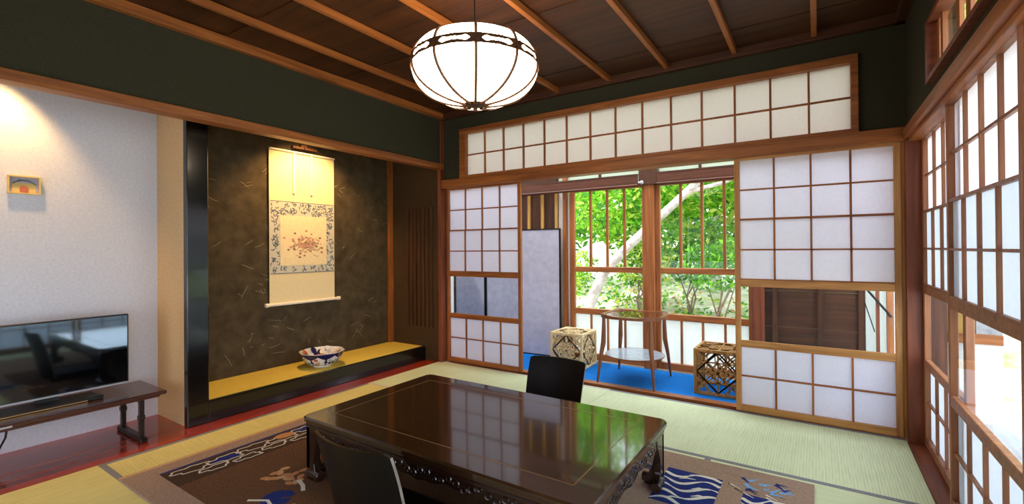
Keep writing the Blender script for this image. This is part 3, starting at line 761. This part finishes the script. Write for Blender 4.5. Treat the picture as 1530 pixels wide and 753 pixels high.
MB().ring([(.041, .03*math.cos(k*PI/8), .03+.02*math.sin(k*PI/8)) for k in range(16)], .006, 6).build('plug_ring', 'silver', pw)
# framed building plaque
PQ = root('wall_plaque', (-3.969, .708, 1.524), 'small gilt plaque showing a dark roofed yellow building on the white niche wall', 'plaque')
MB().box(0, .021, -.07, -.062, .004, .096).box(0, .021, .062, .07, .004, .096).box(0, .022, -.07, .07, -.004, .004).box(0, .022, -.07, .07, .096, .104).build('gilt_frame', 'gold_glaze', PQ)
q = MB().use('screen_paper').box(0, .004, -.063, .063, .003, .097)
q.use('gold_glaze').box(.004, .006, -.05, .05, .004, .062)
q.use('black').prism([(-.05, .052), (-.03, .066), (-.012, .074), (.012, .074), (.03, .066), (.055, .05), (.05, .06), (.02, .082), (-.02, .082), (-.045, .064)], lambda u, v, t: (t, u, v), .006, .010)
q.use('iron_red').prism([(-.018, .004), (.018, .004), (.018, .034), (.01, .046), (-.01, .046), (-.018, .034)], lambda u, v, t: (t, u, v), .006, .009)
q.build('picture', None, PQ)

# ------------------------------------------------------------------ veranda
tag(MB().box(-3.86, .56, 3.802, 4.455, -.012, .002).build('blue_carpet', 'bluecarpet', origin=(-1.4, 4.1, -.012)), 'bright blue carpet covering the veranda floor', 'carpet')
YW = 4.5
wv = MB().use('dark_z').box(-4.1, -2.355, YW, YW+.05, -.1, 2.3)
wv.use('batten')
for x in (-3.42, -3.245, -3.07, -2.895, -2.72, -2.548, -2.372): wv.box(x-.016, x+.016, YW-.02, YW+.001, .0, 1.8)
struct('wall_veranda_left', wv, None, 'brown boards with yellow upright battens at the left end of the veranda')
struct('wall_veranda_end', MB().box(-4.1, -4.0, 3.72, 4.6, -.1, 2.3), 'white_plaster', 'white plaster end wall of the veranda')
struct('wall_veranda_back', MB().box(-4.05, -3.255, 3.74, 3.80, 0, 2.3), 'white_plaster', 'plaster wall behind the alcove side')
wd = MB().use('dark_x')
for k in range(7): wd.box(-.375, .31, YW-.004*(k % 2), YW+.04, -.1+k*.30, .196+k*.30)
wd.use('dark_z')
for x in (-.30, .02, .285): wd.box(x-.02, x+.02, YW-.03, YW, 0, 1.9)
struct('wall_veranda_right', wd, None, 'dark horizontal boards of the shutter box right of the veranda window')
struct('trim_veranda_beam', MB().box(-4.0, 1.1, YW-.02, YW+.07, 1.995, 2.3), 'dark_x', 'dark beam above the veranda window')
# posts and sashes of the garden window
struct('trim_window_post_left', MB().box(-2.285, -2.245, YW-.035, YW+.05, 0, 2.0), 'wood_z', 'slim orange post left of the garden window', bevel=.003)
struct('trim_window_post_centre', MB().use('wood_z').box(-1.405, -1.30, YW-.06, YW+.05, 0, 2.0).use('dark_z').box(-1.44, -1.265, YW-.075, YW+.05, 1.775, 1.93), None, 'thick brown post in the middle of the garden window', bevel=.004)
struct('trim_window_post_right', MB().box(-.475, -.375, YW-.06, YW+.05, 0, 2.0), 'red_z', 'brown post right of the garden window', bevel=.004)
struct('trim_window_jamb', MB().use('white_plaster').box(-2.355, -2.287, YW+.01, YW+.05, 0, 1.9).use('white_plaster').box(-2.244, -2.215, YW+.01, YW+.05, .07, 1.76), None, 'white jamb strips beside the slim orange post')
def garden_sash(x0, x1, n, label, num):
    r = root('window_%d' % num, (x0, YW, 0.01), None, None); r['kind'] = 'structure'; r['label'] = label
    W = x1-x0; f = MB().use('wood_z').box(0, .055, -.012, .028, 0, 1.79, .003).box(W-.03, W, -.012, .028, 0, 1.79, .003)
    f.use('wood_x')
    for z0, z1 in ((0, .065), (.470, .530), (.912, .967), (1.755, 1.79)): f.box(.05, W-.028, -.010, .026, z0, z1, .003)
    f.build('frame', None, r)
    m = MB()
    for k in range(1, n): m.box(.055+(W-.085)*k/n-.012, .055+(W-.085)*k/n+.012, -.004, .02, .96, 1.76)
    m.build('mullion_bars', 'wood_z', r)
    m = MB()
    for k in range(1, n): m.box(.055+(W-.085)*k/n-.010, .055+(W-.085)*k/n+.010, -.004, .012, .06, .472)
    m.build('lower_bars', 'wood_z', r)
    MB().box(.05, W-.025, .010, .013, .525, .915).build('clear_pane', 'glass', r)
    MB().box(.05, W-.025, .010, .013, .96, 1.76).build('upper_pane', 'glass', r)
    MB().box(.05, W-.025, .013, .016, .06, .475).build('frosted_pane', 'frost', r)
garden_sash(-2.215, -1.40, 4, 'left garden window sash with trunk and maple leaves behind', 3)
garden_sash(-1.31, -.47, 4, 'right garden window sash with shrub and sandy bank behind', 4)
tr = root('window_5', (-2.75, YW, 1.80), None, None); tr['kind'] = 'structure'; tr['label'] = 'pale green frosted transom strip above the reed blinds'
MB().box(0, 2.37, .012, .016, 0, .2).build('frosted_pane', 'frost_green', tr)
m = MB()
for x in (.10, .36, .88, 1.86, 2.3): m.box(x-.012, x+.012, -.005, .02, 0, .2)
m.build('mullion_bars', 'dark_z', tr)
def blind(x0, x1, label):
    r = root('reed_blind', ((x0+x1)/2, YW-.075, 1.765), label, 'blind', group='rolled reed blinds')
    h = (x1-x0)/2
    MB().box(-h, h, -.012, .012, .025, .115, .004).build('valance', 'bamboo', r)
    MB().tube([(-h, -.002, .012), (h, -.002, .012)], .016, 12).build('roll', 'bamboo', r, smooth=True)
    MB().box(-h, h, -.014, .014, .108, .122).build('head_rail', 'dark_x', r)
blind(-2.95, -1.445, 'brown reed blind rolled up left of the centre window post')
blind(-1.262, -.40, 'brown reed blind rolled up right of the centre window post')
tag(MB().tube([(-1.43, YW-.10, 1.80), (-1.405, YW-.125, 1.795), (-1.39, YW-.10, 1.80)], .010, 8).lathe([(0, -.02), (.016, -.015), (.018, 0), (.01, .015), (0, .018)], c=(-1.40, YW-.10, 1.80), n=12).build('blind_pulley', 'silver', origin=(-1.40, YW-.1, 1.8)), 'small pale pulley where the reed blinds meet at the centre post', 'pulley')
# bright slot with posts at the right end
struct('window_6', MB().use('frost').box(.31, .53, YW+.03, YW+.034, -.1, 2.0), None, 'pale blue glass slot behind the pane of the right paper screen')
struct('trim_slot_posts', MB().use('wood_z').box(.435, .475, YW-.06, YW+.0, 0, 2.0).use('red_z').box(.372, .392, YW-.05, YW, 0, 2.0), None, 'pair of upright posts at the right end of the veranda')
sp_posts = bpy.data.objects['trim_slot_posts']
br_ = MB().tube([(.30, YW-.068, .86), (.46, YW-.068, .64)], .008, 8).tube([(.30, YW-.068, .745), (.36, YW-.068, .52)], .004, 6).build('brace_rod', 'cord', sp_posts); br_['label'] = 'dark diagonal brace rod'

# folding screen
FS = root('folding_screen', (-3.235, 4.36, .002), 'two fold lavender grey paper screen standing on the veranda by the slim post', 'folding screen')
def leafp(x0, y0, x1, y1, label=None):
    a = math.atan2(y1-y0, x1-x0); Wd = math.hypot(x1-x0, y1-y0)
    pn = MB().box(.012, Wd-.012, -.008, .008, .012, 1.372).build('panel', 'screen_paper', FS)
    fr = MB().box(0, .014, -.011, .011, 0, 1.385).box(Wd-.014, Wd, -.011, .011, 0, 1.385).box(0, Wd, -.011, .011, 0, .014).box(0, Wd, -.011, .011, 1.371, 1.385).build('border_frame', 'black', FS)
    for o in (pn, fr): o.location = (x0, y0, 0); o.rotation_euler = (0, 0, a)
leafp(.0, .0, .94, .07); leafp(-.012, -.0, -.50, .04)

# kumiko cube lights
def cube(loc, s, rz, mat, label):
    r = root('lattice_cube', loc, label, 'lattice cube', rz, 'kumiko lattice cubes')
    h = s/2; t = .011
    f = MB()
    for a in (-1, 1):
        for b in (-1, 1):
            f.box(a*h, a*(h-2*t), b*h, b*(h-2*t), 0, s, .002)
        for z in (.0008, s-2*t-.0008):
            f.box(-h+2*t, h-2*t, a*(h-.0008), a*(h-2*t), z, z+2*t, .002)
            f.box(a*(h-.0008), a*(h-2*t), -h+2*t, h-2*t, z, z+2*t, .002)
    f.build('frame', mat, r)
    def face(fn):
        m = MB(); e = h-2*t
        def bar(p, q, w=.0105):
            p, q = Vector(p), Vector(q); d = (q-p).normalized(); n = Vector((-d.y, d.x))*w/2
            m.prism([p+n, q+n, q-n, p-n], fn, 0., .010)
        g = e/1.5
        bar((-e, -e), (e, e), .012); bar((-e, e), (e, -e), .012)
        for sgx in (-1, 1):
            for sgy in (-1, 1):
                bar((sgx*e, 0), (0, sgy*e)); bar((sgx*e, sgy*e*.33), (sgx*e*.33, sgy*e)); bar((sgx*e*.5, sgy*e*.5), (sgx*e, sgy*e*.0)); bar((sgx*e*.5, sgy*e*.5), (0, sgy*e))
        bar((-e*.5, 0), (0, e*.5)); bar((0, e*.5), (e*.5, 0)); bar((e*.5, 0), (0, -e*.5)); bar((0, -e*.5), (-e*.5, 0))
        bar((-e, 0), (e, 0)); bar((0, -e), (0, e))
        for q in (-.5, .5): bar((q*e, -e), (q*e, e), .007); bar((-e, q*e), (e, q*e), .007)
        m.build('lattice', mat, r)
    for sg in (-1, 1):
        face(lambda u, v, k, sg=sg: (u, sg*(h-.006-k), h+v))
        face(lambda u, v, k, sg=sg: (sg*(h-.006-k), u, h+v))
    face(lambda u, v, k: (u, v, s-.005-k))
    return r
cube((-2.045, 4.215, .002), .345, 0., 'kumiko', 'pale wooden lattice cube in front of the folding screen')
cube((-.655, 4.08, .002), .36, 0., 'kumiko_brown', 'honey coloured lattice cube half hidden by the right paper screen')

# round glass side table
ST = root('side_table', (-1.36, 4.035, .006), 'teak side table with round glass top and lower glass shelf on the blue carpet', 'table')
n = 48
def rr(a, R): return R*(1+.055*math.cos(4*(a-PI/4)))
rim = MB(); vs = []
for k in range(n):
    a = 2*PI*k/n; R = rr(a, .288); lift = .012*max(0, math.cos(4*(a-PI/4)))
    for dr, dz in ((0, .0), (.0, .022+lift), (-.03, .022+lift*.6), (-.036, .0)):
        vs.append(((R+dr)*math.cos(a), (R+dr)*math.sin(a), .555+dz))
rim.add(vs, [(4*k+q, 4*((k+1) % n)+q, 4*((k+1) % n)+(q+1) % 4, 4*k+(q+1) % 4) for k in range(n) for q in range(4)])
rim.build('top_rim', 'teak', ST)
MB().lathe([(0, .566), (.262, .566), (.262, .572), (0, .572)], n=48).build('glass_top', 'glass_dark', ST)
for sx in (-1, 1):
    for sy_ in (-1, 1):
        MB().tube([(sx*.245, sy_*.262, 0), (sx*.226, sy_*.24, .20), (sx*.208, sy_*.212, .34), (sx*.205, sy_*.208, .45), (sx*.205, sy_*.205, .56)], [.009, .015, .021, .018, .014], 10).build('leg', 'teak', ST, smooth=True)
MB().lathe([(0, .215), (.25, .215), (.25, .222), (0, .222)], n=40).build('glass_shelf', 'shelf_glass', ST)
MB().ring([(.252*math.cos(2*PI*k/32), .252*math.sin(2*PI*k/32), .2185) for k in range(32)], .005, 6).build('shelf_rim', 'teak', ST)

# ------------------------------------------------------------------ garden
def gz(x, y): return -.45+max(0, y-5.6)*.20+.06*math.sin(x*1.7)+.05*math.sin(y*2.3+x)
gm = MB(); nx, ny = 60, 40; vs = []
for j in range(ny+1):
    for i in range(nx+1):
        x, y = -14+24*i/nx, 4.62+16*j/ny; vs.append((x, y, gz(x, y)))
gm.add(vs, [(j*(nx+1)+i, j*(nx+1)+i+1, (j+1)*(nx+1)+i+1, (j+1)*(nx+1)+i) for j in range(ny) for i in range(nx)])
struct('ground', gm, 'ground', 'pale sandy garden bank rising behind the house', smooth=True)
struct('ground_side', MB().box(.62, 12, -4, 4.62, -.5, -.45), 'ground', 'pale ground beside the right hand screens')
def foliage(blobs, n, size, mats, seed, flatz=.5):
    q = random.Random(seed); m = MB(); tot = sum(b[3]*b[4]*b[5] for b in blobs)
    for (bx, by, bz, ax, ay, az) in blobs:
        for k in range(max(20, int(n*ax*ay*az/tot))):
            while True:
                u = Vector((q.uniform(-1, 1), q.uniform(-1, 1), q.uniform(-1, 1)))
                if u.length <= 1: break
            if u.length < .55: u = u.normalized()*q.uniform(.55, 1) if u.length > 0 else Vector((0, 0, 1))
            p = Vector((bx+u.x*ax, by+u.y*ay, bz+u.z*az)); s = size*q.uniform(.6, 1.3)
            nrm = Vector((q.gauss(0, 1), q.gauss(0, 1), q.gauss(0, 1)+flatz)).normalized(); t = nrm.orthogonal().normalized()
            t = Matrix.Rotation(q.uniform(0, 6.28), 3, nrm) @ t; w = nrm.cross(t)
            m.use(mats[q.randrange(len(mats))])
            m.add([p-t*s, p+w*s*.42, p+t*s, p-w*s*.42], [(0, 1, 2, 3)])
    return m
def tree(loc, trunk, rads, blobs, n, size, mats, seed, label, branches=(), group='garden trees', name='garden_tree', bark='bark'):
    r = root(name, loc, label, 'tree' if name == 'garden_tree' else 'shrub', group=group)
    t = MB().tube(trunk, rads, 10)
    for pts, rd in branches: t.tube(pts, rd, 8)
    t.build('trunk', bark, r, smooth=True)
    foliage(blobs, n, size, mats, seed).build('foliage', None, r)
    return r
# leaning maple in front
g0 = gz(-2.95, 6.4)
tree((-2.95, 6.4, g0-.03), [(0, 0, 0), (.10, .02, .45-g0-.1), (.33, .05, .85-g0), (.68, .08, 1.22-g0), (1.06, .1, 1.56-g0), (1.66, .12, 2.10-g0), (2.3, .2, 2.75-g0)], [.10, .082, .072, .066, .06, .05, .03],
     [(.2, .9, 2.0-g0, 1.3, .7, .55), (1.4, .9, 2.2-g0, 1.3, .7, .55), (2.4, .9, 2.1-g0, 1.0, .7, .6), (.6, 1.6, 1.5-g0, 1.2, .6, .45), (2.2, 1.4, 1.35-g0, .8, .5, .4)], 9000, .065, ['leaf_a', 'leaf_a', 'leaf_b', 'leaf_c'], 21, 'leaning pale barked maple slanting across both garden windows',
     [([(.95, .1, 1.47-g0), (.9, .3, 1.9-g0), (.7, .5, 2.5-g0)], [.035, .026, .014]), ([(1.5, .12, 1.95-g0), (1.95, .2, 2.05-g0), (2.4, .4, 2.3-g0)], [.035, .025, .014])])
specs = [(-5.2, 9.2, 1.7, 'dense green tree behind the maple trunk, furthest left'), (-3.3, 9.8, 1.9, 'bright green tree filling the left garden window behind the trunk'),
         (-1.6, 9.4, 1.8, 'green tree behind the right garden window sash'), (-.2, 10.4, 2.0, 'green tree at the right edge of the garden view'), (-7.2, 10.5, 2.2, 'far green tree at the left end of the garden')]
for k, (x, y, s, lb) in enumerate(specs):
    g = gz(x, y)
    tree((x, y, g-.05), [(0, 0, 0), (.05, 0, .8), (-.05, .1, 1.8), (0, 0, 2.6)], [.11, .09, .07, .04], [(0, 0, 1.55, s*.75, s*.5, .75), (-.5, .2, 2.5, s*.7, s*.5, .8), (.6, .1, 2.7, s*.7, s*.5, .85), (0, .2, 3.6, s*.8, s*.6, .8)],
         5200, .105, [['leaf_a', 'leaf_b'], ['leaf_a', 'leaf_a', 'leaf_c'], ['leaf_b', 'leaf_a'], ['leaf_a', 'leaf_b', 'leaf_c'], ['leaf_b']][k], 40+k, lb)
# leaf litter and low plants scattered over the bank
uq = random.Random(15); um = MB()
for k in range(6500):
    x, y = uq.uniform(-5.5, 1.2), uq.uniform(5.2, 10.5)
    if math.sin(x*2.1+1)+math.sin(y*1.9+x) < uq.uniform(-1.6, .6): continue
    p = Vector((x, y, gz(x, y)+uq.uniform(.01, .16))); sz_ = uq.uniform(.03, .07)
    nrm = Vector((uq.gauss(0, .8), uq.gauss(0, .8), 1)).normalized(); t = Matrix.Rotation(uq.uniform(0, 6.28), 3, nrm) @ nrm.orthogonal().normalized(); wv_ = nrm.cross(t)
    um.use(('leaf_b', 'leaf_a', 'leaf_c', 'leaf_b', 'rug_edge')[k % 5]).add([p-t*sz_, p+wv_*sz_*.5, p+t*sz_, p-wv_*sz_*.5], [(0, 1, 2, 3)])
tag(um.build('undergrowth'), 'low leafy undergrowth scattered over the pale garden bank', 'plants', kind='stuff')
# shrubs
for k, (x, y, lb, ns, mm, dz) in enumerate([(-1.12, 6.75, 'thin stemmed shrub by the sandy bank in the right garden window', 6, ['leaf_b', 'leaf_a'], .75), (-2.35, 7.3, 'low shrub behind the foot of the maple trunk', 5, ['leaf_b', 'leaf_c'], .5),
                                            (-3.6, 7.0, 'leafy shrub left of the maple trunk', 5, ['leaf_a', 'leaf_c'], .5), (-1.75, 8.0, 'dark shrub on the bank behind the centre window post', 5, ['leaf_b'], .55)]):
    g = gz(x, y); q = random.Random(60+k)
    st = [([(q.uniform(-.06, .06), q.uniform(-.05, .05), 0), (q.uniform(-.1, .1), 0, .4), (q.uniform(-.28, .28), q.uniform(-.1, .1), .9)], [.016, .013, .006]) for _ in range(ns)]
    tree((x, y, g-.03), *st[0], [(0, .1, dz+.35, .45, .35, .3), (.2, .2, dz+.6, .35, .3, .25), (-.25, .1, dz+.5, .3, .3, .25)], 1100, .05, mm, 70+k, lb, st[1:], 'garden shrubs', 'garden_shrub', 'stem')
# planting beyond the right wall
for k, (x, y, lb) in enumerate([(2.5, 8.8, 'bright tree beyond the outer corner of the veranda'), (4.6, 4.6, 'tree outside the right hand screens'), (5.0, 1.0, 'tree beside the near right hand screens')]):
    tree((x, y, -.47), [(0, 0, 0), (.05, 0, 1.0), (0, .1, 2.6)], [.12, .1, .05], [(0, 0, .75, .8, .8, .5), (0, 0, 2.6, 1.3, 1.3, .8), (-.4, .3, 3.6, 1.3, 1.2, .8)]+([(-.5, 0, 4.7, 1.5, 1.2, .9), (-.2, 0, 5.9, 1.4, 1.2, .9)] if k == 0 else []), 4200 if k else 8000, .11, ['leaf_c', 'leaf_a'], 90+k, lb)
# outer corner of the veranda seen through the right wall panes
oc = MB().use('dark_z').box(.58, .80, 4.62, 4.68, -.45, 2.4)
oc.use('batten').box(.80, .93, 4.62, 4.68, .47, 2.4).use('white_plaster').box(.80, 1.09, 4.63, 4.67, -.45, .47).use('greyboard').box(.955, 1.09, 4.63, 4.67, .50, 2.4).use('wood_x').box(.80, 1.09, 4.615, 4.68, .46, .53)
struct('wall_outer_corner', oc, None, 'boarded outer corner of the house seen through the right hand panes')
struct('floor_outer_deck', MB().box(.60, 1.22, -1.0, 4.6, -.16, -.10), 'greyboard', 'weathered grey deck outside the right hand screens')

# ------------------------------------------------------------------ light
w = bpy.data.worlds.new('sky'); bpy.context.scene.world = w; w.use_nodes = True
nt = w.node_tree; bg = nt.nodes['Background']
bg.inputs['Color'].default_value = (.86, .93, 1.06, 1); bg.inputs['Strength'].default_value = 4.2
def lamp(name, kind, loc, energy, col, size=.05, target=None, **kw):
    d = bpy.data.lights.new(name, kind); d.energy = energy; d.color = col
    if kind in ('POINT', 'SPOT'): d.shadow_soft_size = size
    if kind == 'SUN': d.angle = size
    for k, v in kw.items(): setattr(d, k, v)
    o = bpy.data.objects.new(name, d); C.objects.link(o); o.location = loc
    if target is not None: o.rotation_euler = (Vector(target)-Vector(loc)).to_track_quat('-Z', 'Y').to_euler()
    return o
WARM = (1., .58, .22)
lamp('niche_spotlight', 'SPOT', (-3.78, .58, 2.30), 34, WARM, .03, (-3.97, .59, 1.3), spot_size=math.radians(84), spot_blend=.7)
lamp('alcove_spotlight', 'SPOT', (-3.60, 2.50, 2.31), 66, WARM, .03, (-3.90, 2.52, 1.2), spot_size=math.radians(110), spot_blend=.7)
lamp('sun', 'SUN', (0, 0, 10), 2.0, (1., .95, .85), math.radians(3), (4, 2.5, 0))

# ------------------------------------------------------------------ camera
cam = bpy.data.cameras.new('camera'); co = bpy.data.objects.new('camera', cam); C.objects.link(co)
yaw, pit, rol = math.radians(33.3683), math.radians(.28137), math.radians(-.44846)
def rot(v):
    x, y, z = v[0], v[1], v[2]                       # x right, y forward, z up
    c, s = math.cos(rol), math.sin(rol); x, z = c*x-s*z, s*x+c*z
    c, s = math.cos(pit), math.sin(pit); y, z = c*y-s*z, s*y+c*z
    c, s = math.cos(yaw), math.sin(yaw); x, y = c*x-s*y, s*x+c*y
    return Vector((x, y, z))
X, F, U = rot((1, 0, 0)), rot((0, 1, 0)), rot((0, 0, 1))
mt = Matrix(((X.x, U.x, -F.x, 0), (X.y, U.y, -F.y, 0), (X.z, U.z, -F.z, H), (0, 0, 0, 1)))
co.matrix_world = mt
cam.sensor_fit = 'HORIZONTAL'; cam.sensor_width = 36; cam.lens = 691.6*36/1530; cam.shift_y = -8.12/1530; cam.clip_start = .02
sc = bpy.context.scene; sc.camera = co
sc.view_settings.view_transform = 'Standard'; sc.view_settings.look = 'None'; sc.view_settings.gamma = 1.; sc.view_settings.use_curve_mapping = False
sc.view_settings.exposure = .68
sc.cycles.max_bounces = 10; sc.cycles.diffuse_bounces = 6; sc.cycles.transparent_max_bounces = 16; sc.cycles.sample_clamp_indirect = 6
sc.cycles.caustics_reflective = False; sc.cycles.caustics_refractive = False
sc.cycles.use_denoising = True
